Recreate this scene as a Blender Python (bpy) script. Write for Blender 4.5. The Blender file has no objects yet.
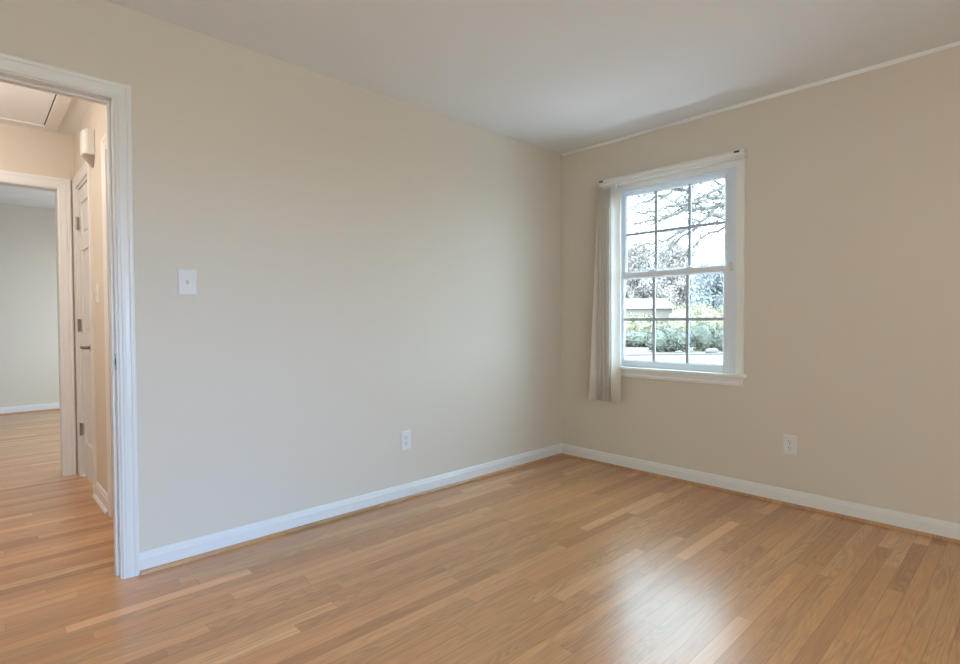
import bpy, math, random
from mathutils import Vector, Matrix, noise as mnoise

scn = bpy.context.scene
COL = scn.collection
R = math.radians

# ------------------------------------------------------------------ camera
CAM = Vector((-3.50507, -2.71804, 1.09964))
YAW, PITCH, ROLL, FPX = 0.8093292, -0.0210570, -0.0045588, 537.9254
fw = Vector((math.cos(YAW)*math.cos(PITCH), math.sin(YAW)*math.cos(PITCH), math.sin(PITCH)))
rt = Vector((math.sin(YAW), -math.cos(YAW), 0.0))
up = rt.cross(fw)
rt2 = rt*math.cos(ROLL) + up*math.sin(ROLL)
up2 = up*math.cos(ROLL) - rt*math.sin(ROLL)
cd = bpy.data.cameras.new('camera')
cam = bpy.data.objects.new('camera', cd)
COL.objects.link(cam)
m = Matrix((rt2, up2, -fw)).transposed().to_4x4()
m.translation = CAM
cam.matrix_world = m
cd.sensor_fit = 'HORIZONTAL'
cd.sensor_width = 36.0
cd.lens = FPX*36.0/960.0
cd.clip_start = 0.02
cd.clip_end = 300
scn.camera = cam

# ------------------------------------------------------------------ view, world, lights
scn.view_settings.view_transform = 'Standard'
scn.view_settings.look = 'None'
scn.view_settings.gamma = 1
scn.view_settings.use_curve_mapping = False
scn.view_settings.exposure = 0.0

wld = bpy.data.worlds.new('overcast_sky')
scn.world = wld
wld.use_nodes = True
bg = wld.node_tree.nodes['Background']
bg.inputs[0].default_value = (0.63, 0.87, 1.0, 1)
bg.inputs[1].default_value = 11.0

def area(name, loc, direction, sx, sy, power, color, shape='RECTANGLE', spread=180):
    d = bpy.data.lights.new(name, 'AREA')
    d.shape = shape
    d.size = sx
    d.size_y = sy
    d.energy = power
    d.color = color
    d.spread = R(spread)
    o = bpy.data.objects.new(name, d)
    COL.objects.link(o)
    o.location = loc
    o.rotation_euler = Vector(direction).to_track_quat('-Z', 'Y').to_euler()
    return o

def bulb(name, loc, power, color, radius):
    d = bpy.data.lights.new(name, 'POINT')
    d.energy = power
    d.color = color
    d.shadow_soft_size = radius
    o = bpy.data.objects.new(name, d)
    COL.objects.link(o)
    o.location = loc
    return o

# bluish sky light falling in through the window of the rear wall, outside the frame
area('rear_window_daylight', (-2.9, -6.9, 1.60), (0.0, 6.4, -1.1), 1.5, 1.1, 270, (0.15, 0.46, 1.0))
# added unseen emitter outside the window, standing in for daylight off the ground
area('window_bounce_fill', (0.48, -1.10, 0.34), (-0.5, 0.0, 1.2), 1.2, 0.45, 28, (0.66, 0.79, 1.0))
area('window_side_fill', (0.95, -2.0, 1.25), (-1.0, 1.05, 0.12), 1.2, 1.2, 14, (0.30, 0.62, 1.0))  # added unseen cool fill, aimed at the long wall near the corner
# added warm fill for the bedroom, unseen behind the camera's field of view
bulb('bedroom_fill', (-3.9, -3.8, 1.85), 37, (1.0, 0.89, 0.76), 0.16)
# the hall's ceiling lamp
bulb('hall_ceiling_lamp', (-4.1, 0.95, 2.1), 35.5, (1.0, 0.89, 0.80), 0.12)
# daylight through the window of the far room
area('far_room_daylight', (-0.25, 4.2, 1.55), (-1, 0, -0.15), 1.5, 1.4, 101, (0.61, 0.79, 1.0))

# ------------------------------------------------------------------ materials
def new_mat(name):
    mt = bpy.data.materials.new(name)
    mt.use_nodes = True
    return mt, mt.node_tree.nodes, mt.node_tree.links, mt.node_tree.nodes['Principled BSDF']

def simple(name, col, rough=0.5, metal=0.0, spec=0.5, var=0.0, scale=20.0, bump=0.0, trans=0.0):
    mt, N, L, P = new_mat(name)
    P.inputs['Base Color'].default_value = (*col, 1)
    P.inputs['Roughness'].default_value = rough
    P.inputs['Metallic'].default_value = metal
    P.inputs['Specular IOR Level'].default_value = spec
    if var or bump:
        tc = N.new('ShaderNodeTexCoord')
        nz = N.new('ShaderNodeTexNoise')
        nz.inputs['Scale'].default_value = scale
        nz.inputs['Detail'].default_value = 4
        L.new(tc.outputs['Object'], nz.inputs['Vector'])
        if var:
            mx = N.new('ShaderNodeMix')
            mx.data_type = 'RGBA'
            mx.inputs[6].default_value = (*[c*(1-var) for c in col], 1)
            mx.inputs[7].default_value = (*[min(1, c*(1+var)) for c in col], 1)
            L.new(nz.outputs['Fac'], mx.inputs[0])
            L.new(mx.outputs[2], P.inputs['Base Color'])
        if bump:
            b = N.new('ShaderNodeBump')
            b.inputs['Strength'].default_value = bump
            b.inputs['Distance'].default_value = 0.002
            L.new(nz.outputs['Fac'], b.inputs['Height'])
            L.new(b.outputs['Normal'], P.inputs['Normal'])
    return mt

WALL = (0.700, 0.628, 0.532)
M_wall = simple('beige_wall_paint', WALL, 0.55, spec=0.3, var=0.012, scale=3.0, bump=0.03)
M_ceil = simple('ceiling_paint', (0.85, 0.86, 0.86), 0.8, spec=0.2, var=0.01, scale=3.0)
M_trim = simple('white_trim_paint', (0.775, 0.765, 0.74), 0.32, spec=0.5, var=0.01, scale=9.0)
M_sill = simple('bright_white_window_paint', (0.88, 0.875, 0.865), 0.35, var=0.01)
M_vinyl = simple('daylight_tinted_vinyl', (0.77, 0.83, 0.89), 0.35, var=0.01)  # white vinyl with the cool cast of daylight mixed into its colour
M_grille = simple('backlit_grille_vinyl', (0.42, 0.48, 0.57), 0.4, var=0.02)  # white grille, its backlit grey-blue put into the base colour
M_plastic = simple('white_plastic', (0.76, 0.75, 0.725), 0.3, var=0.01)
M_ivory = simple('ivory_plastic', (0.72, 0.66, 0.57), 0.4, var=0.02)
M_slot = simple('dark_slot', (0.03, 0.03, 0.03), 0.6, var=0.1)
M_gasket = simple('grey_gap', (0.20, 0.17, 0.14), 0.8, var=0.1)
M_steel = simple('brushed_nickel', (0.55, 0.53, 0.50), 0.35, metal=1.0, var=0.05, scale=80)
M_hinge = simple('dull_hinge_metal', (0.30, 0.27, 0.24), 0.5, metal=1.0, var=0.05, scale=80)
M_grey = simple('shaded_underside_plastic', (0.36, 0.31, 0.26), 0.6, var=0.1)  # shade under the chime box, put into a darker colour
M_vane = simple('cream_vane_vinyl', (0.74, 0.69, 0.62), 0.45, var=0.02, scale=60)
M_rail = simple('cream_rail', (0.76, 0.74, 0.70), 0.4, var=0.01)
M_bark = simple('grey_bark', (0.15, 0.13, 0.122), 0.9, var=0.3, scale=6)
M_leaf_far = simple('sparse_autumn_leaves', (0.38, 0.315, 0.29), 0.8, var=0.4, scale=1.5)
M_leaf_green = simple('tree_leaves', (0.22, 0.21, 0.18), 0.8, var=0.5, scale=1.5)
M_hedge = simple('hedge_leaves', (0.26, 0.225, 0.15), 0.8, var=0.35, scale=1.2)
M_shrub = simple('shrub_leaves', (0.125, 0.128, 0.1), 0.8, var=0.75, scale=1.6)
M_conifer = simple('blue_green_needles', (0.3, 0.3, 0.3), 0.8, var=0.4, scale=1.6)
M_twig = simple('bare_twigs', (0.27, 0.23, 0.22), 0.9, var=0.3, scale=2)
M_lawn = simple('lawn_grass', (0.155, 0.115, 0.082), 0.9, var=0.3, scale=1.2)
M_road = simple('pale_asphalt', (0.18, 0.135, 0.115), 0.9, var=0.1, scale=3)
M_kerb = simple('bed_edging', (0.12, 0.105, 0.1), 0.9, var=0.3, scale=3)
M_rock = simple('pale_stone', (0.13, 0.105, 0.095), 0.9, var=0.2, scale=3)
M_siding = simple('white_siding', (0.26, 0.21, 0.19), 0.7, var=0.03)
M_roof = simple('pale_roof_shingle', (0.21, 0.165, 0.15), 0.9, var=0.15, scale=3)
M_dark = simple('dark_window_glass', (0.10, 0.12, 0.14), 0.2)

def glass_mat():
    mt, N, L, P = new_mat('clear_window_glass')
    out = N['Material Output']
    N.remove(P)
    tr = N.new('ShaderNodeBsdfTransparent')
    tr.inputs[0].default_value = (0.97, 0.985, 0.99, 1)
    gl = N.new('ShaderNodeBsdfGlossy')
    gl.inputs['Roughness'].default_value = 0.02
    lw = N.new('ShaderNodeLayerWeight')
    lw.inputs[0].default_value = 0.5
    pw = N.new('ShaderNodeMath')
    pw.operation = 'POWER'
    pw.inputs[1].default_value = 5.0
    L.new(lw.outputs['Facing'], pw.inputs[0])
    fr = N.new('ShaderNodeMath')
    fr.operation = 'MULTIPLY_ADD'
    fr.inputs[1].default_value = 0.85
    fr.inputs[2].default_value = 0.03
    L.new(pw.outputs[0], fr.inputs[0])
    mx = N.new('ShaderNodeMixShader')
    L.new(fr.outputs[0], mx.inputs[0])
    L.new(tr.outputs[0], mx.inputs[1])
    L.new(gl.outputs[0], mx.inputs[2])
    L.new(mx.outputs[0], out.inputs[0])
    return mt
M_glass = glass_mat()

def oak(name, boards=True):
    mt, N, L, P = new_mat(name)
    def math_(op, a, b=None, c=None):
        n = N.new('ShaderNodeMath')
        n.operation = op
        for i, v in enumerate((a, b, c)):
            if v is None:
                continue
            if isinstance(v, (int, float)):
                n.inputs[i].default_value = v
            else:
                L.new(v, n.inputs[i])
        return n.outputs[0]
    def comb(x, y, z):
        n = N.new('ShaderNodeCombineXYZ')
        for i, v in enumerate((x, y, z)):
            if isinstance(v, (int, float)):
                n.inputs[i].default_value = v
            else:
                L.new(v, n.inputs[i])
        return n.outputs[0]
    tc = N.new('ShaderNodeTexCoord')
    sp = N.new('ShaderNodeSeparateXYZ')
    L.new(tc.outputs['Object'], sp.inputs[0])
    x, y = sp.outputs[0], sp.outputs[1]
    W, LEN = 0.0572, 0.98
    yr = math_('DIVIDE', y, W)
    row = math_('FLOOR', yr)
    fy = math_('FRACT', yr)
    wn = N.new('ShaderNodeTexWhiteNoise')
    wn.noise_dimensions = '1D'
    L.new(row, wn.inputs['W'])
    u = math_('ADD', x, math_('MULTIPLY', wn.outputs['Value'], 37.0))
    warp = math_('MULTIPLY', math_('SINE', math_('MULTIPLY', u, 2.3)), 0.26)
    ul = math_('DIVIDE', math_('ADD', u, warp), LEN)
    idx = math_('FLOOR', ul)
    fx = math_('FRACT', ul)
    wb = N.new('ShaderNodeTexWhiteNoise')
    wb.noise_dimensions = '2D'
    L.new(comb(row, idx, 0), wb.inputs['Vector'])
    bid = wb.outputs['Value']
    spc = N.new('ShaderNodeSeparateColor')
    L.new(wb.outputs['Color'], spc.inputs[0])
    ramp = N.new('ShaderNodeValToRGB')
    e = ramp.color_ramp.elements
    e[0].position, e[0].color = 0.0, (*OAK[0], 1)
    e[1].position, e[1].color = 1.0, (*OAK[-1], 1)
    for i in range(1, len(OAK)-1):
        k = e.new(OAKP[i])
        k.color = (*OAK[i], 1)
    L.new(bid, ramp.inputs[0])
    # streaky pores along the board
    ng = N.new('ShaderNodeTexNoise')
    ng.inputs['Scale'].default_value = 1.0
    ng.inputs['Detail'].default_value = 5
    L.new(comb(math_('ADD', math_('MULTIPLY', x, 4.5), math_('MULTIPLY', bid, 91.0)), math_('MULTIPLY', y, 210.0), math_('MULTIPLY', bid, 50.0)), ng.inputs['Vector'])
    # cathedral growth rings: contours of a stretched noise
    nr = N.new('ShaderNodeTexNoise')
    nr.inputs['Scale'].default_value = 1.0
    nr.inputs['Detail'].default_value = 1.5
    L.new(comb(math_('ADD', math_('MULTIPLY', x, 1.6), math_('MULTIPLY', bid, 33.0)), math_('MULTIPLY', y, 15.0), math_('MULTIPLY', spc.outputs[0], 70.0)), nr.inputs['Vector'])
    rings = math_('SINE', math_('MULTIPLY', nr.outputs['Fac'], math_('MULTIPLY_ADD', spc.outputs[2], 85.0, 45.0)))
    rings = math_('MULTIPLY_ADD', rings, 0.5, 0.5)
    rings = math_('POWER', rings, 1.6)
    # broad tone drift
    nb = N.new('ShaderNodeTexNoise')
    nb.inputs['Scale'].default_value = 1.0
    nb.inputs['Detail'].default_value = 2
    L.new(comb(math_('MULTIPLY', x, 1.3), math_('MULTIPLY', y, 14.0), math_('MULTIPLY', bid, 20.0)), nb.inputs['Vector'])
    t1 = math_('MULTIPLY_ADD', ng.outputs['Fac'], 0.55, 0.735)
    t2 = math_('MULTIPLY_ADD', rings, math_('MULTIPLY_ADD', spc.outputs[1], -0.18, -0.05), 1.07)
    t3 = math_('MULTIPLY_ADD', nb.outputs['Fac'], 0.24, 0.89)
    tone = math_('MULTIPLY', math_('MULTIPLY', t1, t2), t3)
    if boards:
        ey = math_('MINIMUM', fy, math_('SUBTRACT', 1.0, fy))
        ex = math_('MULTIPLY', math_('MINIMUM', fx, math_('SUBTRACT', 1.0, fx)), LEN/W)
        edge = math_('MINIMUM', ey, ex)
        mr = N.new('ShaderNodeMapRange')
        mr.inputs['From Min'].default_value = 0.006
        mr.inputs['From Max'].default_value = 0.026
        mr.inputs['To Min'].default_value = 0.60
        mr.inputs['To Max'].default_value = 1.0
        L.new(edge, mr.inputs['Value'])
        tone = math_('MULTIPLY', tone, mr.outputs[0])
    vm = N.new('ShaderNodeVectorMath')
    vm.operation = 'SCALE'
    L.new(ramp.outputs['Color'], vm.inputs[0])
    L.new(tone, vm.inputs['Scale'])
    # some boards run redder, some straw coloured
    hue = N.new('ShaderNodeMix')
    hue.data_type = 'RGBA'
    hue.inputs[6].default_value = (1.045, 0.955, 0.945, 1)
    hue.inputs[7].default_value = (0.995, 1.0, 0.985, 1)
    L.new(spc.outputs[1], hue.inputs[0])
    hm = N.new('ShaderNodeVectorMath')
    hm.operation = 'MULTIPLY'
    L.new(vm.outputs[0], hm.inputs[0])
    L.new(hue.outputs[2], hm.inputs[1])
    L.new(hm.outputs[0], P.inputs['Base Color'])
    L.new(math_('MULTIPLY_ADD', ng.outputs['Fac'], 0.12, 0.26), P.inputs['Roughness'])
    P.inputs['Specular IOR Level'].default_value = 0.5
    P.inputs['Coat Weight'].default_value = 0.42
    P.inputs['Coat Roughness'].default_value = 0.24
    b = N.new('ShaderNodeBump')
    b.inputs['Strength'].default_value = 0.14
    b.inputs['Distance'].default_value = 0.001
    L.new(tone, b.inputs['Height'])
    L.new(b.outputs['Normal'], P.inputs['Normal'])
    return mt

OAK = [(0.39, 0.195, 0.082), (0.485, 0.252, 0.106), (0.525, 0.279, 0.121), (0.575, 0.313, 0.139), (0.68, 0.400, 0.198)]
OAKP = [0.0, 0.16, 0.5, 0.86, 1.0]
M_oak = oak('oak_strip_floor')
OAK = [(0.44, 0.245, 0.115), (0.46, 0.258, 0.122), (0.48, 0.272, 0.13)]
OAKP = [0.0, 0.5, 1.0]
M_shoe = oak('oak_shoe_moulding', boards=False)

# ------------------------------------------------------------------ mesh helpers
class MB:
    def __init__(self):
        self.v, self.f = [], []
    def face_set(self, vs, fs):
        n = len(self.v)
        self.v += [tuple(p) for p in vs]
        self.f += [tuple(i+n for i in q) for q in fs]
        return self
    def box(self, a, b):
        x0, y0, z0 = (min(a[i], b[i]) for i in range(3))
        x1, y1, z1 = (max(a[i], b[i]) for i in range(3))
        return self.face_set([(x0,y0,z0),(x1,y0,z0),(x1,y1,z0),(x0,y1,z0),(x0,y0,z1),(x1,y0,z1),(x1,y1,z1),(x0,y1,z1)],
                      [(3,2,1,0),(4,5,6,7),(0,1,5,4),(1,2,6,5),(2,3,7,6),(3,0,4,7)])
    def sweep(self, rings, closed=True, caps=True):
        """rings: list of equal-length point loops"""
        n = len(rings[0])
        vs = [p for r_ in rings for p in r_]
        fs = []
        for k in range(len(rings)-1):
            for i in range(n if closed else n-1):
                j = (i+1) % n
                fs.append((k*n+i, k*n+j, (k+1)*n+j, (k+1)*n+i))
        if caps:
            fs.append(tuple(range(n-1, -1, -1)))
            fs.append(tuple((len(rings)-1)*n+i for i in range(n)))
        return self.face_set(vs, fs)
    def tube(self, pts, rad, seg=8):
        pts = [Vector(p) for p in pts]
        rings = []
        for i, p in enumerate(pts):
            d = (pts[min(i+1, len(pts)-1)] - pts[max(i-1, 0)]).normalized()
            a = d.orthogonal().normalized() if i == 0 else (a - d*a.dot(d)).normalized()
            c = d.cross(a)
            r_ = rad[i] if isinstance(rad, (list, tuple)) else rad
            rings.append([p + (a*math.cos(t)+c*math.sin(t))*r_ for t in (2*math.pi*k/seg for k in range(seg))])
        return self.sweep(rings)
    def lathe(self, prof, base, axis, seg=20):
        """prof: (radius, distance along axis)"""
        ax = Vector(axis).normalized()
        a = ax.orthogonal().normalized()
        c = ax.cross(a)
        base = Vector(base)
        rings = [[base + ax*h + (a*math.cos(t)+c*math.sin(t))*max(r_, 1e-4) for t in (2*math.pi*k/seg for k in range(seg))] for r_, h in prof]
        return self.sweep(rings)
    def build(self, name, mat, parent=None, bevel=0.0, smooth=False, seg=2):
        me = bpy.data.meshes.new(name)
        me.from_pydata(self.v, [], self.f)
        me.update()
        import bmesh
        bm = bmesh.new()
        bm.from_mesh(me)
        bmesh.ops.recalc_face_normals(bm, faces=bm.faces[:])
        bm.to_mesh(me)
        bm.free()
        o = bpy.data.objects.new(name, me)
        COL.objects.link(o)
        me.materials.append(mat)
        if smooth:
            for p in me.polygons:
                p.use_smooth = True
        if bevel:
            md = o.modifiers.new('bevel', 'BEVEL')
            md.width = bevel
            md.segments = seg
            md.limit_method = 'ANGLE'
        if parent is not None:
            o.parent = parent
            o.matrix_parent_inverse = parent.matrix_world.inverted()
        return o

def empty(name, loc=(0, 0, 0)):
    o = bpy.data.objects.new(name, None)
    COL.objects.link(o)
    o.empty_display_size = 0.1
    o.location = loc
    o.matrix_world = Matrix.Translation(loc)
    return o

def tag(o, label=None, cat=None, group=None, kind=None):
    if label: o['label'] = label
    if cat: o['category'] = cat
    if group: o['group'] = group
    if kind: o['kind'] = kind
    return o

def struct(o, label=None, cat=None):
    return tag(o, label, cat, kind='structure')

def wall_with_holes(mb, axis, p0, p1, u0, u1, z0, z1, holes):
    """axis 'x': wall plane runs along x, thickness p0..p1 in y (and the reverse for 'y')"""
    us = sorted({u0, u1, *[h[0] for h in holes], *[h[1] for h in holes]})
    zs = sorted({z0, z1, *[h[2] for h in holes], *[h[3] for h in holes]})
    for i in range(len(us)-1):
        for j in range(len(zs)-1):
            cu, cz = (us[i]+us[i+1])/2, (zs[j]+zs[j+1])/2
            if any(h[0] < cu < h[1] and h[2] < cz < h[3] for h in holes):
                continue
            if axis == 'x':
                mb.box((us[i], p0, zs[j]), (us[i+1], p1, zs[j+1]))
            else:
                mb.box((p0, us[i], zs[j]), (p1, us[i+1], zs[j+1]))
    return mb

H = 2.44
DX0, DX1, DZ = -3.86, -3.047, 2.043           # bedroom doorway
WY0, WY1, WZ0, WZ1 = -1.378, -0.478, 0.735, 2.058   # bedroom window opening
YB, XB = -4.4, -4.4                            # rear and side walls
HX, HY = -2.925, 2.12                          # hall end wall and hall far wall
FX0, FX1, FZ = -3.83, -3.028, 2.045            # far room doorway
FY, FH = 5.86, 2.52

# ------------------------------------------------------------------ shell
struct(MB().box((-6.6, YB-0.1, -0.12), (0.12, FY+0.1, 0)).build('floor', M_oak), 'honey coloured oak strip floor running from bedroom through hall', 'floor')
struct(MB().box((XB-0.1, YB-0.1, H), (0.14, 0.055, H+0.12)).build('ceiling', M_ceil), 'smooth white bedroom ceiling', 'ceiling')
struct(MB().box((-6.6, 0.055, H), (HX+0.06, HY+0.055, H+0.12)).build('ceiling_hall', M_ceil), 'hall ceiling with the access hatch', 'ceiling')
struct(MB().box((-6.6, HY+0.055, FH), (0.12, FY+0.1, FH+0.12)).build('ceiling_far', M_ceil), 'ceiling of the room beyond the hall', 'ceiling')
struct(wall_with_holes(MB(), 'x', 0, 0.11, -6.6, 0.14, 0, H, [(DX0-0.018, DX1+0.018, -1, DZ+0.018)]).build('wall_left', M_wall), 'long beige bedroom wall with the doorway at its end', 'wall')
struct(wall_with_holes(MB(), 'y', 0, 0.14, YB-0.1, 0, 0, H, [(WY0, WY1, WZ0, WZ1)]).build('wall_right', M_wall), 'beige bedroom wall with the window', 'wall')
struct(wall_with_holes(MB(), 'x', YB-0.1, YB, XB-0.1, 0, 0, H, [(-3.50, -2.30, 0.50, 1.40)]).build('wall_rear', M_wall), 'beige bedroom wall behind the camera', 'wall')
struct(MB().box((XB-0.1, YB, 0), (XB, 0, H)).build('wall_side', M_wall), 'beige bedroom side wall beside the camera', 'wall')
struct(wall_with_holes(MB(), 'y', HX, HX+0.10, 0.11, HY, 0, H, [(1.50, 2.02, -1, 2.05), (0.16, 0.885, -1, 2.05)]).build('wall_hall', M_wall), 'short hall end wall holding two doors', 'wall')
struct(wall_with_holes(MB(), 'x', HY, HY+0.11, -6.6, 0.12, 0, FH, [(FX0-0.018, FX1+0.018, -1, FZ+0.018)]).build('wall_far', M_wall), 'hall wall around the opposite doorway', 'wall')
struct(MB().box((-6.6, FY, 0), (0.12, FY+0.1, FH)).build('wall_back', M_wall), 'back wall of the room beyond the hall', 'wall')
struct(wall_with_holes(MB(), 'y', -0.9, -0.8, HY+0.11, FY, 0, FH, [(3.5, 4.9, 0.75, 2.1)]).build('wall_far_side', M_wall), 'window side wall of the room beyond the hall', 'wall')
struct(MB().box((-6.6, HY+0.11, 0), (-6.5, FY, FH)).build('wall_far_end', M_wall), 'side wall of the room beyond the hall', 'wall')
struct(MB().box((-6.6, 0.11, 0), (-6.5, HY, H)).build('wall_hall_end', M_wall), 'end wall of the hall', 'wall')

# ceiling paint line along the window wall: a narrow bead where ceiling paint laps the wall
mb = MB()
prof = [(0.0, 0.0), (-0.014, 0.0), (-0.013, -0.008), (-0.004, -0.024), (0.0, -0.025)]
rings = []
for k in range(41):
    y = -0.015 - k*(YB*-1-0.03)/40
    w = 0.75+0.25*mnoise.noise((y*3, 0, 0))
    rings.append([(px*w, y, H+pz*w) for px, pz in prof])
mb.sweep(rings)
struct(mb.build('trim_1', M_ceil), 'thin white bead where ceiling meets the window wall', 'trim')

# ------------------------------------------------------------------ baseboards and shoe moulding
BASE = [(0, 0.0), (0.014, 0.0), (0.014, 0.066), (0.0125, 0.070), (0.010, 0.074), (0.0095, 0.080), (0.007, 0.086), (0.004, 0.091), (0, 0.093)]
SHOE = [(0.013, 0.0)] + [(0.013+0.014*math.cos(t), 0.018*math.sin(t)) for t in (k*math.pi/12 for k in range(7))]
def run(mb, prof, a, b, nrm, m0=0, m1=0):
    """extrude a (depth, height) profile along a->b on the floor; m = mitre (+1 outer, -1 inner) at each end"""
    a, b, n = Vector((*a, 0)), Vector((*b, 0)), Vector((*nrm, 0))
    d = (b-a).normalized()
    r0 = [a + n*p + Vector((0, 0, z)) - d*(m0*p) for p, z in prof]
    r1 = [b + n*p + Vector((0, 0, z)) + d*(m1*p) for p, z in prof]
    return mb.sweep([r0, r1])
CO = -2.9795     # outer edge of the bedroom doorway casing
bl = run(MB(), BASE, (CO, 0), (0, 0), (0, -1), 0, -1).build('baseboard_left', M_trim)
run(MB(), SHOE, (CO, 0), (0, 0), (0, -1), 0, -1).build('shoe_moulding', M_shoe, bl)
struct(bl, 'white baseboard with oak shoe moulding under the long wall', 'baseboard')
br = run(MB(), BASE, (0, 0), (0, YB), (-1, 0), -1, 0).build('baseboard_right', M_trim)
run(MB(), SHOE, (0, 0), (0, YB), (-1, 0), -1, 0).build('shoe_moulding', M_shoe, br)
struct(br, 'white baseboard with oak shoe moulding under the window wall', 'baseboard')
bh = run(MB(), BASE, (HX, 0.975), (HX, 1.42), (-1, 0)).build('baseboard_hall', M_trim)
run(MB(), SHOE, (HX, 0.975), (HX, 1.42), (-1, 0)).build('shoe_moulding', M_trim, bh)
struct(bh, 'short white baseboard between the two hall doors', 'baseboard')
bf = run(MB(), BASE, (-6.5, FY), (-0.9, FY), (0, -1)).build('baseboard_back', M_trim)
run(MB(), SHOE, (-6.5, FY), (-0.9, FY), (0, -1)).build('shoe_moulding', M_shoe, bf)
struct(bf, 'white baseboard along the back wall beyond the hall', 'baseboard')

# ------------------------------------------------------------------ door casings
# profile across the casing: (distance from the inner edge, thickness)
CAS = [(0.0, 0.0), (0.0, 0.009), (0.004, 0.011), (0.012, 0.012), (0.014, 0.010), (0.017, 0.012), (0.032, 0.0145), (0.046, 0.0155), (0.049, 0.0135),
       (0.052, 0.016), (0.064, 0.018), (0.070, 0.0165), (0.0715, 0.012), (0.0715, 0.0)]
def casing(axis, plane, out, u0, u1, ztop, zbot=0.0, width=0.0715, legs=(True, True)):
    """one mitred casing set round an opening u0..u1 (already including the reveal)"""
    k = width/0.0715
    prof = [(a*k, t) for a, t in CAS]
    def P(u, dpt, z):
        return (u, plane+out*dpt, z) if axis == 'x' else (plane+out*dpt, u, z)
    rings = []
    if legs[0]: rings.append([P(u0-a, t, zbot) for a, t in prof])
    rings.append([P(u0-a, t, ztop+a) for a, t in prof])
    rings.append([P(u1+a, t, ztop+a) for a, t in prof])
    if legs[1]: rings.append([P(u1+a, t, zbot) for a, t in prof])
    return MB().sweep(rings)

# bedroom doorway
dw = casing('x', 0, -1, DX0-0.006, DX1+0.006, DZ+0.006, width=0.0615).build('trim_2', M_trim)
struct(dw, 'white fluted casing round the doorway to the hall', 'door casing')
casing('x', 0.11, 1, DX0-0.006, DX1+0.006, DZ+0.006).build('hall_side_casing', M_trim, dw)
mb = MB()
for xa, xb in ((DX0-0.018, DX0), (DX1, DX1+0.018)):
    mb.box((xa, -0.001, 0), (xb, 0.111, DZ+0.018))
mb.box((DX0, -0.001, DZ), (DX1, 0.111, DZ+0.018))
mb.build('jamb', M_trim, dw)
mb = MB()
mb.box((DX1-0.011, 0.040, 0), (DX1, 0.075, DZ-0.011)).box((DX0, 0.040, 0), (DX0+0.011, 0.075, DZ-0.011)).box((DX0, 0.040, DZ-0.011), (DX1, 0.075, DZ))
mb.build('door_stop', M_trim, dw, bevel=0.002)
sp_ = MB().box((DX1-0.0022, 0.003, 0.895), (DX1-0.0001, 0.036, 0.965)).build('strike_plate', M_steel, dw, bevel=0.0008)
tag(sp_, 'brushed metal strike plate')
MB().box((DX1-0.003, 0.012, 0.917), (DX1-0.0022, 0.027, 0.945)).build('latch_hole', M_slot, sp_)

# far doorway
fd = casing('x', HY, -1, FX0-0.006, FX1+0.006, FZ+0.006, width=0.073).build('trim_3', M_trim)
struct(fd, 'white casing of the doorway across the hall', 'door casing')
mb = MB()
for xa, xb in ((FX0-0.018, FX0), (FX1, FX1+0.018)):
    mb.box((xa, HY-0.001, 0), (xb, HY+0.111, FZ+0.018))
mb.box((FX0, HY-0.001, FZ), (FX1, HY+0.111, FZ+0.018))
mb.build('jamb', M_trim, fd)

# hall doors in the end wall
def hall_door(name, y0, y1, label, hinge_far=True, lever=True):
    zt = 2.05
    root = struct(empty(name, (HX, (y0+y1)/2, 0)), label, 'door')
    casing('y', HX, -1, y0-0.004, y1+0.004, zt+0.005, width=0.072).build('door_casing', M_trim, root)
    mb = MB()
    mb.box((HX-0.001, y0, 0), (HX+0.1, y0+0.014, zt)).box((HX-0.001, y1-0.014, 0), (HX+0.1, y1, zt)).box((HX-0.001, y0+0.014, zt-0.014), (HX+0.1, y1-0.014, zt))
    mb.build('jamb', M_trim, root)
    a, b = y0+0.017, y1-0.017
    # leaf with recessed panels
    x0, x1 = HX+0.008, HX+0.043
    st = 0.095
    panels = [(a+st, b-st, 0.26, 0.86), (a+st, b-st, 1.03, 1.60), (a+st, b-st, 1.70, 1.93)]
    mb = wall_with_holes(MB(), 'y', x0, x1, a, b, 0.022, zt-0.018, panels)
    for (c, d, e, f) in panels:
        mb.box((x0+0.010, c, e), (x1, d, f))
        mb.box((x0+0.004, c+0.03, e+0.03), (x0+0.011, d-0.03, f-0.03))
    leaf = mb.build('door_leaf', M_trim, root, bevel=0.002)
    if lever:
        hy = b+0.001
        for z in (0.34, 1.08, 1.80):
            h = MB().tube([(HX-0.007, hy, z-0.045), (HX-0.007, hy, z+0.045)], 0.0075, 10)
            h.box((HX-0.004, hy-0.008, z-0.042), (HX+0.0075, hy-0.001, z+0.042))
            tag(h.build('hinge', M_hinge, leaf, smooth=False), 'brushed metal hinge')
        ly, lz = a+0.055, 0.935
        lv = MB().lathe([(0.031, 0), (0.031, 0.006), (0.026, 0.009), (0.012, 0.010), (0.010, 0.045), (0.0, 0.046)], (x0, ly, lz), (-1, 0, 0))
        lv.tube([(x0-0.045, ly-0.008, lz), (x0-0.048, ly+0.02, lz), (x0-0.048, ly+0.07, lz+0.001), (x0-0.044, ly+0.105, lz)], [0.009, 0.010, 0.009, 0.007], 10)
        tag(lv.build('lever_handle', M_hinge, leaf, smooth=True), 'brushed metal lever handle')
    return root
hall_door('door_1', 1.50, 2.02, 'narrow white hall door with metal lever in the end wall')
hall_door('door_2', 0.16, 0.885, 'white cased door in the hall end wall nearest the bedroom', lever=False)

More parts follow.
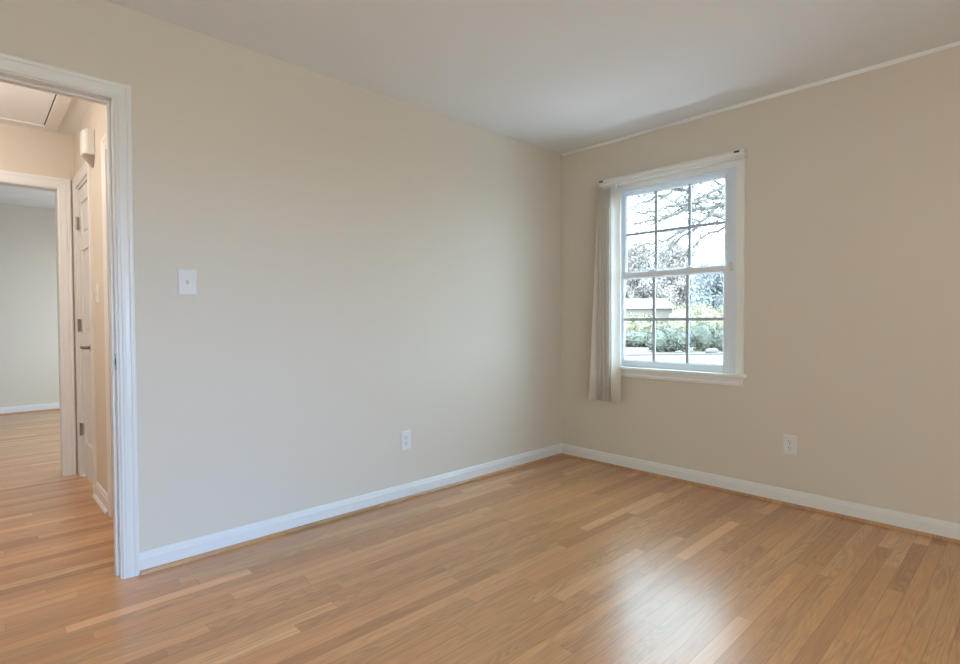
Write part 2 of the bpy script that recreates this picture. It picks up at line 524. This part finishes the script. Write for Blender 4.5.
# attic hatch in the hall ceiling
hx0, hx1, hy0, hy1 = -3.80, -3.10, 0.55, 1.965
hat = tag(empty('attic_hatch', ((hx0+hx1)/2, (hy0+hy1)/2, H-0.02)), 'white trimmed attic hatch in the hall ceiling', 'hatch')
MB().box((hx0+0.006, hy0+0.006, H-0.006), (hx1-0.007, hy1-0.003, H-0.001)).build('hatch_panel', M_ceil, hat)
tw = 0.070
MB().box((hx0-0.002, hy0-0.002, H-0.003), (hx1+0.002, hy1+0.002, H-0.001)).build('gap_line', M_slot, hat)
mb = MB()
mb.box((hx1, hy0-tw, H-0.016), (hx1+tw, hy1+tw, H-0.001)).box((hx0-tw, hy0-tw, H-0.016), (hx0, hy1+tw, H-0.001))
mb.box((hx0, hy1, H-0.016), (hx1, hy1+tw, H-0.001)).box((hx0, hy0-tw, H-0.016), (hx1, hy0, H-0.001))
mb.build('hatch_trim', M_trim, hat, bevel=0.003)

# door chime box on the hall wall
cy, cz = 1.33, 2.20
ch = tag(empty('door_chime', (HX, cy, cz)), 'white plastic chime box high on the hall wall above narrow door', 'door chime')
mb = MB()
rings = []
for z, dp, w in ((-0.085, 0.052, 0.062), (-0.080, 0.060, 0.068), (0.055, 0.060, 0.068), (0.068, 0.050, 0.060), (0.072, 0.030, 0.055)):
    ring = []
    for k in range(13):
        t = -math.pi/2 + math.pi*k/12
        s, c = math.sin(t), math.cos(t)
        ring.append((HX-0.002-dp*math.copysign(abs(c)**0.45, c), cy+w*math.copysign(abs(s)**0.6, s), cz+z))
    rings.append(ring)
mb.sweep(rings)
mb.build('cover', M_plastic, ch, smooth=False)
mb = MB()
mb.face_set([(HX-0.001, cy-0.055, cz-0.085), (HX-0.001, cy+0.055, cz-0.085), (HX-0.048, cy+0.045, cz-0.085), (HX-0.048, cy-0.045, cz-0.085),
             (HX-0.001, cy-0.012, cz-0.150), (HX-0.001, cy+0.012, cz-0.150), (HX-0.010, cy+0.010, cz-0.145), (HX-0.010, cy-0.010, cz-0.145)],
            [(3, 2, 1, 0), (4, 5, 6, 7), (0, 1, 5, 4), (1, 2, 6, 5), (2, 3, 7, 6), (3, 0, 4, 7)])
tag(mb.build('shaded_underside', M_grey, ch, bevel=0.003), 'tapered underside of the box with shade in its grey')

# ------------------------------------------------------------------ switches and outlets
def plate_mb(w, h, t):
    """bevelled cover plate in the XZ plane, facing -Y, back at y=0"""
    mb = MB()
    rings = []
    for (s, y) in ((0.0, 0.0), (0.0, -t*0.35), (0.004, -t*0.85), (0.007, -t)):
        a, b, r_ = w/2-s, h/2-s, 0.004
        ring = []
        for cx, cz_, q in ((a-r_, b-r_, 0), (-a+r_, b-r_, 1), (-a+r_, -b+r_, 2), (a-r_, -b+r_, 3)):
            for k in range(4):
                t_ = (q + k/3)*math.pi/2
                ring.append((cx+r_*math.cos(t_), y, cz_+r_*math.sin(t_)))
        rings.append(ring)
    return mb.sweep(rings)

def place(root, loc, rz):
    root.rotation_euler = (0, 0, rz)
    root.location = loc

def light_switch(loc, rz, label, w=0.080, h=0.119):
    root = tag(empty('light_switch'), label, 'light switch')
    plate_mb(w, h, 0.006).build('cover_plate', M_plastic, root, smooth=False)
    MB().box((-0.0055, -0.0068, -0.0125), (0.0055, -0.006, 0.0125)).build('toggle_slot', M_ivory, root)
    mb = MB()
    mb.face_set([(-0.0045, -0.0062, -0.011), (0.0045, -0.0062, -0.011), (0.0045, -0.0062, 0.004), (-0.0045, -0.0062, 0.004),
                 (-0.0038, -0.0165, 0.004), (0.0038, -0.0165, 0.004), (0.0038, -0.0155, 0.012), (-0.0038, -0.0155, 0.012)],
                [(0, 1, 2, 3), (7, 6, 5, 4), (0, 4, 5, 1), (1, 5, 6, 2), (2, 6, 7, 3), (3, 7, 4, 0)])
    mb.build('toggle', M_plastic, root, bevel=0.0008)
    for z in (0.030, -0.030):
        MB().lathe([(0.0033, 0), (0.0033, 0.0008), (0.002, 0.0014), (0, 0.0015)], (0, -0.0058, z), (0, -1, 0), 12).build('screw', M_plastic, root)
    place(root, loc, rz)
    return root

def outlet(loc, rz, label, w=0.074, h=0.117):
    root = tag(empty('wall_outlet'), label, 'outlet', 'duplex wall outlets')
    plate_mb(w, h, 0.006).build('cover_plate', M_plastic, root)
    for z in (0.0195, -0.0195):
        mb = MB()
        rings = []
        for s, y in ((0.0, -0.0055), (0.0, -0.0078), (0.0012, -0.0085)):
            ring = []
            for k in range(28):
                t = 2*math.pi*k/28
                ring.append(((0.0172-s)*max(-0.80, min(0.80, math.cos(t)))/0.80*0.98, y, z+(0.0172-s)*max(-0.82, min(0.82, math.sin(t)))))
            rings.append(ring)
        mb.sweep(rings)
        rc = mb.build('receptacle', M_plastic, root)
        MB().box((-0.0078, -0.0088, z+0.0005), (-0.0052, -0.0084, z+0.0092)).build('slot', M_slot, rc)
        MB().box((0.0052, -0.0088, z+0.0015), (0.0076, -0.0084, z+0.0085)).build('slot', M_slot, rc)
        MB().lathe([(0.0028, 0), (0.0028, 0.0004), (0, 0.00045)], (0, -0.0084, z-0.0072), (0, -1, 0), 12).build('ground_hole', M_slot, rc)
    MB().lathe([(0.003, 0), (0.003, 0.0008), (0.002, 0.0013), (0, 0.0014)], (0, -0.0058, 0), (0, -1, 0), 12).build('screw', M_steel, root)
    place(root, loc, rz)
    return root
light_switch((-2.770, 0, 1.283), 0, 'white toggle light switch on the long wall beside the doorway')
light_switch((HX, 1.27, 1.275), R(-90), 'white light switch on the hall end wall between two doors')
outlet((-1.554, 0, 0.362), 0, 'white wall outlet on the long wall above the left baseboard')
outlet((0, -1.692, 0.357), R(-90), 'white wall outlet under and right of the window')

# ------------------------------------------------------------------ window
win = struct(empty('window_1', (0, (WY0+WY1)/2, WZ0)), 'white double hung window with six panes over six', 'window')
# casing: legs and head, narrow
casing('y', 0, -1, WY0+0.0, WY1-0.0, WZ1, zbot=0.757, width=0.050).build('window_casing', M_sill, win)
# frame lining the opening
FT = 0.024
mb = MB()
mb.box((0.0, WY0, WZ0), (0.14, WY0+FT, WZ1)).box((0.0, WY1-FT, WZ0), (0.14, WY1, WZ1)).box((0.0, WY0+FT, WZ1-0.012), (0.14, WY1-FT, WZ1))
mb.box((0.02, WY0+FT, WZ0), (0.14, WY1-FT, WZ0+0.022))
mb.build('window_frame', M_vinyl, win, bevel=0.002)
# parting stops
mb = MB()
for ya, yb in ((WY0+FT, WY0+FT+0.010), (WY1-FT-0.010, WY1-FT)):
    mb.box((0.004, ya, WZ0+0.02), (0.014, yb, WZ1-0.012))
mb.box((0.004, WY0+FT, WZ1-0.024), (0.014, WY1-FT, WZ1-0.012))
mb.build('sash_stop', M_vinyl, win, bevel=0.002)
def sash(name, x0, x1, z0, z1, g0, g1, gy0, gy1, vy, hz):
    a, b = WY0+FT+0.0005, WY1-FT-0.0005
    mb = MB()
    mb.box((x0, a, z0), (x1, gy0, z1)).box((x0, gy1, z0), (x1, b, z1)).box((x0, gy0, z0), (x1, gy1, g0)).box((x0, gy0, g1), (x1, gy1, z1))
    s = mb.build(name, M_vinyl, win, bevel=0.0025)
    # sloped glazing bead
    mb = MB()
    q = 0.009
    def loop(x, e):
        return [(x, gy0+e, g0+e), (x, gy1-e, g0+e), (x, gy1-e, g1-e), (x, gy0+e, g1-e)]
    r0, r1, r2 = loop(x0+0.001, -0.001), loop(x0+0.010, q), loop(x0+0.016, q)
    vs = r0+r1+r2
    fs = [(k*4+i, k*4+(i+1) % 4, (k+1)*4+(i+1) % 4, (k+1)*4+i) for k in range(2) for i in range(4)]
    mb.face_set(vs, fs)
    mb.build('glazing_bead', M_vinyl, s)
    xm = (x0+x1)/2
    MB().box((xm-0.002, gy0-0.004, g0-0.004), (xm+0.002, gy1+0.004, g1+0.004)).build('glass', M_glass, s)
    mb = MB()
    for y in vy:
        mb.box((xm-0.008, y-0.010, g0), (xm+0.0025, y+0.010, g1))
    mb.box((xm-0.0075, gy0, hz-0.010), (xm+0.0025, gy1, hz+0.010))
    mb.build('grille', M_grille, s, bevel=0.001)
    return s
us_ = sash('upper_sash', 0.046, 0.076, 1.412, 2.046, 1.449, 2.020, -1.290, -0.562, (-1.049, -0.803), 1.730)
ls_ = sash('lower_sash', 0.015, 0.045, 0.758, 1.446, 0.800, 1.407, -1.295, -0.562, (-1.051, -0.805), 1.103)
# sash locks on the meeting rail, tilt latches, balance clips
for y in (-0.80, -1.06):
    lk = MB().box((0.018, y-0.030, 1.446), (0.042, y+0.030, 1.452))
    lk.lathe([(0.012, 0), (0.012, 0.008), (0.008, 0.011), (0, 0.0115)], (0.030, y, 1.452), (0, 0, 1), 16)
    lk.tube([(0.030, y, 1.458), (0.020, y+0.022, 1.459)], [0.004, 0.003], 8)
    lk.build('sash_lock', M_vinyl, ls_, bevel=0.0008)
for y in (-1.345, -0.512):
    tl = MB().box((0.000, y-0.016, 1.425), (0.020, y+0.016, 1.462)).box((-0.010, y-0.010, 1.405), (0.012, y+0.010, 1.428))
    tag(tl.build('tilt_latch', M_ivory, win, bevel=0.003), 'beige latch at the end of the meeting rail')
# stool with horns and apron
mb = MB()
mb.box((-0.050, WY0-0.068, 0.735), (0.0, WY1+0.068, 0.757)).box((0.0, WY0+0.0005, 0.735), (0.022, WY1-0.0005, 0.757))
mb.build('window_sill', M_sill, win, bevel=0.004)
APR = [(0, 0.0), (0.012, 0.0), (0.017, 0.006), (0.017, 0.020), (0.013, 0.026), (0.015, 0.034), (0.012, 0.046), (0.010, 0.0545), (0, 0.0545)]
mb = MB()
mb.sweep([[(-d, y, 0.6805+z) for d, z in APR] for y in (WY0-0.045, WY1+0.045)])
mb.build('apron', M_sill, win)

# ------------------------------------------------------------------ vertical blind pushed to the left of the window
RY0, RY1 = -1.462, -0.432
bl_ = tag(empty('vertical_blind', (-0.08, -0.5, 2.08)), 'cream vertical blind drawn to the left of the window', 'blind')
mb = MB()
RP = [(-0.055, 2.128), (-0.104, 2.128), (-0.108, 2.124), (-0.108, 2.108), (-0.104, 2.103), (-0.098, 2.100), (-0.096, 2.088), (-0.094, 2.084), (-0.088, 2.084), (-0.088, 2.090), (-0.070, 2.090), (-0.070, 2.084), (-0.055, 2.084)]
mb.sweep([[(x, y, z) for x, z in RP] for y in (RY0+0.004, RY1-0.004)])
hr = mb.build('head_rail', M_rail, bl_)
for y0, y1 in ((RY0, RY0+0.006), (RY1-0.006, RY1)):
    MB().box((-0.110, y0, 2.081), (-0.052, y1, 2.131)).build('end_cap', M_rail, hr, bevel=0.0015)
for y in (RY0+0.045, RY1-0.022):
    tag(MB().box((-0.1105, y-0.016, 2.112), (-0.107, y+0.016, 2.124)).build('mounting_clip', M_slot, hr, bevel=0.001), 'small dark clip on the rail')
for y in (-1.40, -0.95, -0.47):
    MB().box((-0.085, y-0.012, 2.122), (0.0, y+0.012, 2.134)).build('wall_bracket', M_steel, hr)
random.seed(4)
def vane(y, ang, dx=0.0, skew=0.0, twist=0.0, z0=0.503, z1=2.058):
    """a slightly curved 89 mm slat hanging at y; ang turns it about its own vertical axis"""
    mb = MB()
    n = 9
    rings = []
    for k in range(9):
        f = k/8
        z = z1 + (z0-z1)*f
        a_ = ang + twist*f
        pts = []
        for side in (1, -1):
            for i in (range(n) if side == 1 else range(n-1, -1, -1)):
                s = -0.0445+0.089*i/(n-1)
                c = 0.006*(1-(s/0.0445)**2) + side*0.0006
                pts.append((-0.080+dx*f + s*math.cos(a_) - c*math.sin(a_), y + skew*f + s*math.sin(a_) + c*math.cos(a_), z))
        rings.append(pts)
    mb.sweep(rings)
    o = mb.build('vane', M_vane, bl_, smooth=True)
    MB().box((-0.085, y-0.004, z1-0.002), (-0.075, y+0.004, 2.088)).build('vane_clip', M_plastic, o)
    return o
VANES = [(-0.459, -0.50, -0.030, 0.064, -0.20), (-0.468, -0.30, -0.004, 0.020, 0.0), (-0.474, -0.34, 0, 0.008, 0), (-0.487, -0.28, 0.004, 0.003, 0), (-0.500, -0.36, -0.003, 0.0, 0),
         (-0.513, -0.30, 0.003, 0, 0), (-0.525, -0.33, -0.002, 0, 0), (-0.538, -0.30, 0.0, 0, 0), (-0.560, -0.46, 0, -0.004, 0)]
for y, a_, dx, sk, tw_ in VANES:
    vane(y, a_, dx, sk, tw_)

# ------------------------------------------------------------------ outdoors
GZ = -0.55
struct(MB().box((0.6, -40, GZ-0.3), (120, 90, GZ)).build('lawn', M_lawn), 'pale lawn outside the window', 'lawn')
def dirpt(px, py, dist):
    d = fw + rt2*((px-480)/FPX) - up2*((py-332)/FPX)
    return CAM + d*dist
def on_ground(px, dist):
    q = dirpt(px, 318, dist)
    return Vector((q.x, q.y, GZ))

def leaf_quads(mb, pts, size, rnd):
    for p in pts:
        n = Vector((rnd.gauss(0, 1), rnd.gauss(0, 1), rnd.gauss(0, 1))).normalized()
        a = n.orthogonal().normalized()
        c = n.cross(a)
        s = size*rnd.uniform(0.6, 1.3)
        t = s*rnd.uniform(0.4, 0.7)
        p = Vector(p)
        b = n*s*0.15
        mb.face_set([p-a*s, p-c*t+b, p+a*s, p+c*t+b], [(0, 1, 2), (0, 2, 3)])

def blob(mb, c, rx, ry, rz, rnd, u=14, v=9, amp=0.22):
    """lumpy ellipsoid resting around c"""
    off = Vector((rnd.random()*50, rnd.random()*50, 0))
    rings = []
    for j in range(v+1):
        ph = -math.pi/2 + math.pi*j/v
        ring = []
        for i in range(u):
            th = 2*math.pi*i/u
            d = Vector((math.cos(th)*math.cos(ph), math.sin(th)*math.cos(ph), math.sin(ph)))
            k = 1 + amp*mnoise.noise(d*2.2+off)
            ring.append((c[0]+d.x*rx*k, c[1]+d.y*ry*k, c[2]+d.z*rz*k))
        rings.append(ring)
    mb.sweep(rings)

def bush(name, base, w, h, mat, label, cat, group=None, n=1600, leaf=0.10, seed=1, lumps=5, depth=None):
    rnd = random.Random(seed)
    root = tag(empty(name, base), label, cat, group)
    mb = MB()
    dpt = depth or w*0.6
    side = Vector((rt.x, rt.y, 0))
    fwd = Vector((fw.x, fw.y, 0)).normalized()
    for k in range(lumps):
        f = (k+0.5)/lumps-0.5
        c = Vector(base) + side*(w*f*0.8) + fwd*(dpt*rnd.uniform(-0.2, 0.2))
        hh = h*rnd.uniform(0.75, 1.0)
        r1 = w/lumps*0.95
        blob(mb, (c.x, c.y, c.z+hh*0.48), r1, max(r1, dpt*0.4), hh*0.44, rnd)
        pts = []
        for q in range(n//lumps):
            d = Vector((rnd.gauss(0, 1), rnd.gauss(0, 1), rnd.gauss(0, 1))).normalized()*rnd.uniform(0.85, 1.15)
            pts.append((c.x+d.x*r1*1.05, c.y+d.y*max(r1, dpt*0.4)*1.05, max(c.z+0.05, c.z+hh*0.48+d.z*hh*0.5)))
        leaf_quads(mb, pts, leaf, rnd)
    mb.build('foliage', mat, root)
    st = MB()
    for k in range(5):
        a = rnd.uniform(0, 6.28)
        st.tube([Vector(base)+Vector((0, 0, -0.02)), Vector(base)+Vector((math.cos(a)*0.3, math.sin(a)*0.3, h*0.5))], [0.05, 0.02], 6)
    st.build('stem', M_bark, root)
    return root

def grow(mb, leaves, p, d, length, r_, depth, rnd, droop=0.0, spread=0.7):
    pts, rad = [Vector(p)], [r_]
    n = 5
    for i in range(n):
        d = (d + Vector((rnd.gauss(0, 0.13), rnd.gauss(0, 0.13), rnd.gauss(0, 0.10)-droop))).normalized()
        pts.append(pts[-1] + d*(length/n))
        rad.append(max(0.004, r_*(1-0.6*(i+1)/n)))
        if depth > 0 and i >= 0:
            for _ in range(1 if depth > 1 else 2):
                dd = (d + Vector((rnd.gauss(0, spread), rnd.gauss(0, spread), rnd.gauss(0.0, spread*0.6)))).normalized()
                grow(mb, leaves, pts[-1], dd, length*rnd.uniform(0.35, 0.6), rad[-1]*0.62, depth-1, rnd, droop, spread)
        if depth <= 1:
            leaves.append(pts[-1] + Vector((rnd.gauss(0, 0.08), rnd.gauss(0, 0.08), rnd.gauss(0, 0.08))))
    mb.tube(pts, rad, 5)

def tree(name, base, h, label, cat, mat, seed, trunk_r=0.14, leaf=0.10, copies=3, first=0.3, nb=11, depth=2, spread=0.6, blen=0.45, group=None, jit=0.2):
    rnd = random.Random(seed)
    root = tag(empty(name, base), label, cat, group)
    base = Vector(base)
    tr, br_, leaves = MB(), MB(), []
    pts = [base+Vector((0, 0, -0.05))]
    for k in range(1, 7):
        pts.append(base + Vector((rnd.gauss(0, 0.06*h*0.3), rnd.gauss(0, 0.06*h*0.3), h*0.85*k/6)))
    tr.tube(pts, [trunk_r*(1-0.8*k/6) for k in range(7)], 10)
    for k in range(nb):
        f = first + (1-first)*k/(nb-1)*0.98
        q = f*6*0.999
        i = int(q)
        p = pts[i].lerp(pts[min(6, i+1)], q-i)
        a = k*2.4 + rnd.uniform(-0.4, 0.4)
        d = Vector((math.cos(a), math.sin(a), 0.55+0.5*f)).normalized()
        grow(br_, leaves, p, d, h*blen*(1.15-0.55*f), trunk_r*0.38*(1.1-0.6*f), depth, rnd, spread=spread)
    tr.build('trunk', M_bark, root)
    br_.build('branches', M_twig if leaf < 0.085 else M_bark, root)
    if copies:
        lv = MB()
        leaf_quads(lv, [p + Vector((rnd.gauss(0, jit), rnd.gauss(0, jit), rnd.gauss(0, jit))) for p in leaves for _ in range(copies)], leaf, rnd)
        lv.build('foliage', mat, root)
    return root

# the near tree, its trunk to the right of the window view, limbs reaching across the panes
def near_tree():
    rnd = random.Random(11)
    base = on_ground(812, 11.0)
    root = tag(empty('maple_tree', base), 'near tree with thin sparse autumn limbs across the upper panes', 'tree')
    tr, br_, leaves = MB(), MB(), []
    top = [base + Vector((0.0, 0.0, z)) + Vector((0.05*math.sin(z), 0.05*math.cos(z*1.3), 0)) for z in (-0.05, 1, 2, 3, 4, 5.2, 6.5, 8)]
    tr.tube(top, [0.26, 0.22, 0.20, 0.18, 0.16, 0.12, 0.08, 0.03], 12)
    limbs = [  # (pixel, distance) way points of limbs seen through the panes, each starting at the trunk
        [(800, 205, 11.0), (760, 200, 10.8), (725, 205, 10.4), (689, 210, 10.0), (671, 215, 9.8), (655, 221, 9.6), (629, 224, 9.5)],
        [(800, 165, 11.0), (765, 170, 10.9), (724, 186, 10.5), (704, 197, 10.3), (690, 206, 10.2), (672, 214, 10.0)],
        [(802, 190, 11.0), (750, 190, 11.2), (716, 208, 11.4), (695, 227, 11.5), (680, 239, 11.6), (664, 252, 11.8), (645, 262, 12.0)],
        [(798, 150, 11.0), (740, 160, 10.6), (700, 180, 10.3), (689, 188, 10.2), (671, 193, 10.1), (650, 200, 10.0), (630, 208, 10.0)],
        [(800, 140, 11.0), (745, 140, 10.5), (710, 165, 10.2), (690, 175, 10.1), (660, 182, 10.0), (630, 190, 9.9)],
        [(802, 210, 11.0), (770, 210, 11.3), (735, 222, 11.5), (705, 236, 11.8), (690, 250, 12.0)],
        [(800, 180, 11.0), (750, 185, 10.2), (720, 196, 9.8), (700, 202, 9.5), (680, 206, 9.3), (650, 212, 9.2), (634, 214, 9.1)],
        [(800, 130, 11.0), (750, 130, 11.2), (715, 170, 11.4), (690, 178, 11.5), (672, 188, 11.6), (640, 196, 11.8)],
        [(802, 220, 11.0), (750, 218, 10.4), (712, 214, 10.0), (690, 226, 9.8), (664, 240, 9.7), (640, 246, 9.6)],
    ]
    for li, limb in enumerate(limbs):
        pts = [dirpt(*q) for q in limb]
        n = len(pts)
        fine, rad = [], []
        for i in range(n-1):
            for s in range(4):
                f = s/4
                j = Vector((rnd.gauss(0, 0.025), rnd.gauss(0, 0.025), rnd.gauss(0, 0.025)))
                fine.append(pts[i].lerp(pts[i+1], f) + (j if i+s else Vector()))
                rad.append(0.042*(1-(i+f)/n)**1.1+0.011)
        fine.append(pts[-1]); rad.append(0.004)
        br_.tube(fine, rad, 6)
        for k in range(3, len(fine), 1):
            d = (fine[k]-fine[k-1]).normalized()
            dd = (d + Vector((rnd.gauss(0, 0.45), rnd.gauss(0, 0.45), rnd.gauss(0, 0.38)))).normalized()
            grow(br_, leaves, fine[k], dd, rnd.uniform(0.35, 0.95), max(0.010, rad[k]*0.5), 1 if k % 4 == 0 else 0, rnd, spread=0.45)
    for k in range(8):
        a = k*2.4
        q = top[4+k % 4]
        grow(br_, leaves, q, Vector((math.cos(a), math.sin(a), 0.7)).normalized(), 2.2, 0.06, 2, rnd)
    tr.build('trunk', M_bark, root)
    br_.build('branches', M_bark, root)
    lv = MB()
    leaf_quads(lv, [p for p in leaves if rnd.random() < 0.45], 0.027, rnd)
    lv.build('foliage', M_leaf_green, root)
near_tree()

tree('bare_tree', on_ground(634, 60), 9.4, 'pale twiggy tree rising above the left end of the far white house', 'tree', M_leaf_far, 3, 0.10, leaf=0.15, copies=8, first=0.2, nb=18, blen=0.30, jit=0.35)
tree('bare_tree', on_ground(678, 74), 11.6, 'pale twiggy tree rising right of the far white house', 'tree', M_leaf_far, 6, 0.10, leaf=0.17, copies=7, first=0.12, nb=18, blen=0.27, jit=0.4)
tree('evergreen_tree', on_ground(716, 47), 5.8, 'blue green evergreen tree rising behind the hedge', 'tree', M_conifer, 5, 0.14, leaf=0.13, copies=9, first=0.1, nb=16, blen=0.36, jit=0.28)
bush('hedge', on_ground(708, 36), 4.4, 2.75, M_hedge, 'tall yellow green hedge below the evergreen tree', 'hedge', n=3400, leaf=0.10, seed=2, lumps=5)
bush('hedge', on_ground(638, 38), 3.6, 2.1, M_hedge, 'low yellow green hedge in front of the white house', 'hedge', n=3000, leaf=0.10, seed=8, lumps=5)
bush('shrub', on_ground(668, 28), 1.9, 1.35, M_shrub, 'dark green shrub in the middle of the lower panes', 'shrub', n=1800, leaf=0.07, seed=3, lumps=3)
bush('shrub', on_ground(712, 28.5), 1.9, 1.55, M_shrub, 'dark green shrub at the right of the lower panes', 'shrub', n=2000, leaf=0.07, seed=5, lumps=3)
bush('shrub', on_ground(632, 33), 2.4, 1.05, M_shrub, 'small green shrub at the left behind the pale drive', 'shrub', n=1300, leaf=0.07, seed=7, lumps=3)

# pale drive, bed edging, stones
def ground_poly(name, pix, mat, label, z, cat):
    mb = MB()
    top = [on_ground(px, d) + Vector((0, 0, z)) for px, d in pix]
    n = len(top)
    mb.sweep([[p - Vector((0, 0, z+0.05)) for p in top], top])
    return struct(mb.build(name, mat), label, cat)
ground_poly('driveway', [(560, 27), (652, 27.5), (640, 33), (560, 34)], M_road, 'pale driveway at the left of the garden', 0.02, 'driveway')
ground_poly('kerb_strip', [(590, 24.6), (760, 25.4), (760, 25.9), (590, 25.0)], M_kerb, 'dark edging strip before the shrubs', 0.06, 'kerb')
rnd = random.Random(4)
for px, s, lb in ((712, 0.28, 'pale garden stone in front of the right shrub'), (679, 0.17, 'small pale garden stone in front of the middle shrub')):
    q = on_ground(px, 25.8)
    mb = MB()
    blob(mb, (q.x, q.y, q.z+s*0.42), s*1.7, s*1.0, s*0.6, rnd, 12, 8)
    tag(mb.build('garden_stone', M_rock, smooth=True), lb, 'stone', 'garden stones')

# far white house
hb = on_ground(648, 50)
side = Vector((rt.x, rt.y, 0))
fwd = Vector((fw.x, fw.y, 0)).normalized()
hs = tag(empty('house', hb), 'low white house far beyond the hedge', 'house')
def hp(u, v, z):
    return hb + side*u + fwd*v + Vector((0, 0, z))
mb = MB()
mb.sweep([[hp(-4.2, 0, 0), hp(2.2, 0, 0), hp(2.2, 6, 0), hp(-4.2, 6, 0)], [hp(-4.2, 0, 2.75), hp(2.2, 0, 2.75), hp(2.2, 6, 2.75), hp(-4.2, 6, 2.75)]])
hw = mb.build('house_wall', M_siding, hs)
mb = MB()
mb.sweep([[hp(-4.6, -0.4, 2.7), hp(-4.6, 3, 3.75), hp(-4.6, 6.4, 2.7)], [hp(2.6, -0.4, 2.7), hp(2.6, 3, 3.75), hp(2.6, 6.4, 2.7)]])
mb.build('roof', M_roof, hs)
for u in (-2.8,):
    mb = MB()
    mb.sweep([[hp(u, -0.04, 1.2), hp(u+1.0, -0.04, 1.2), hp(u+1.0, -0.04, 2.3), hp(u, -0.04, 2.3)], [hp(u, 0.01, 1.2), hp(u+1.0, 0.01, 1.2), hp(u+1.0, 0.01, 2.3), hp(u, 0.01, 2.3)]])
    mb.build('house_window', M_dark, hs)
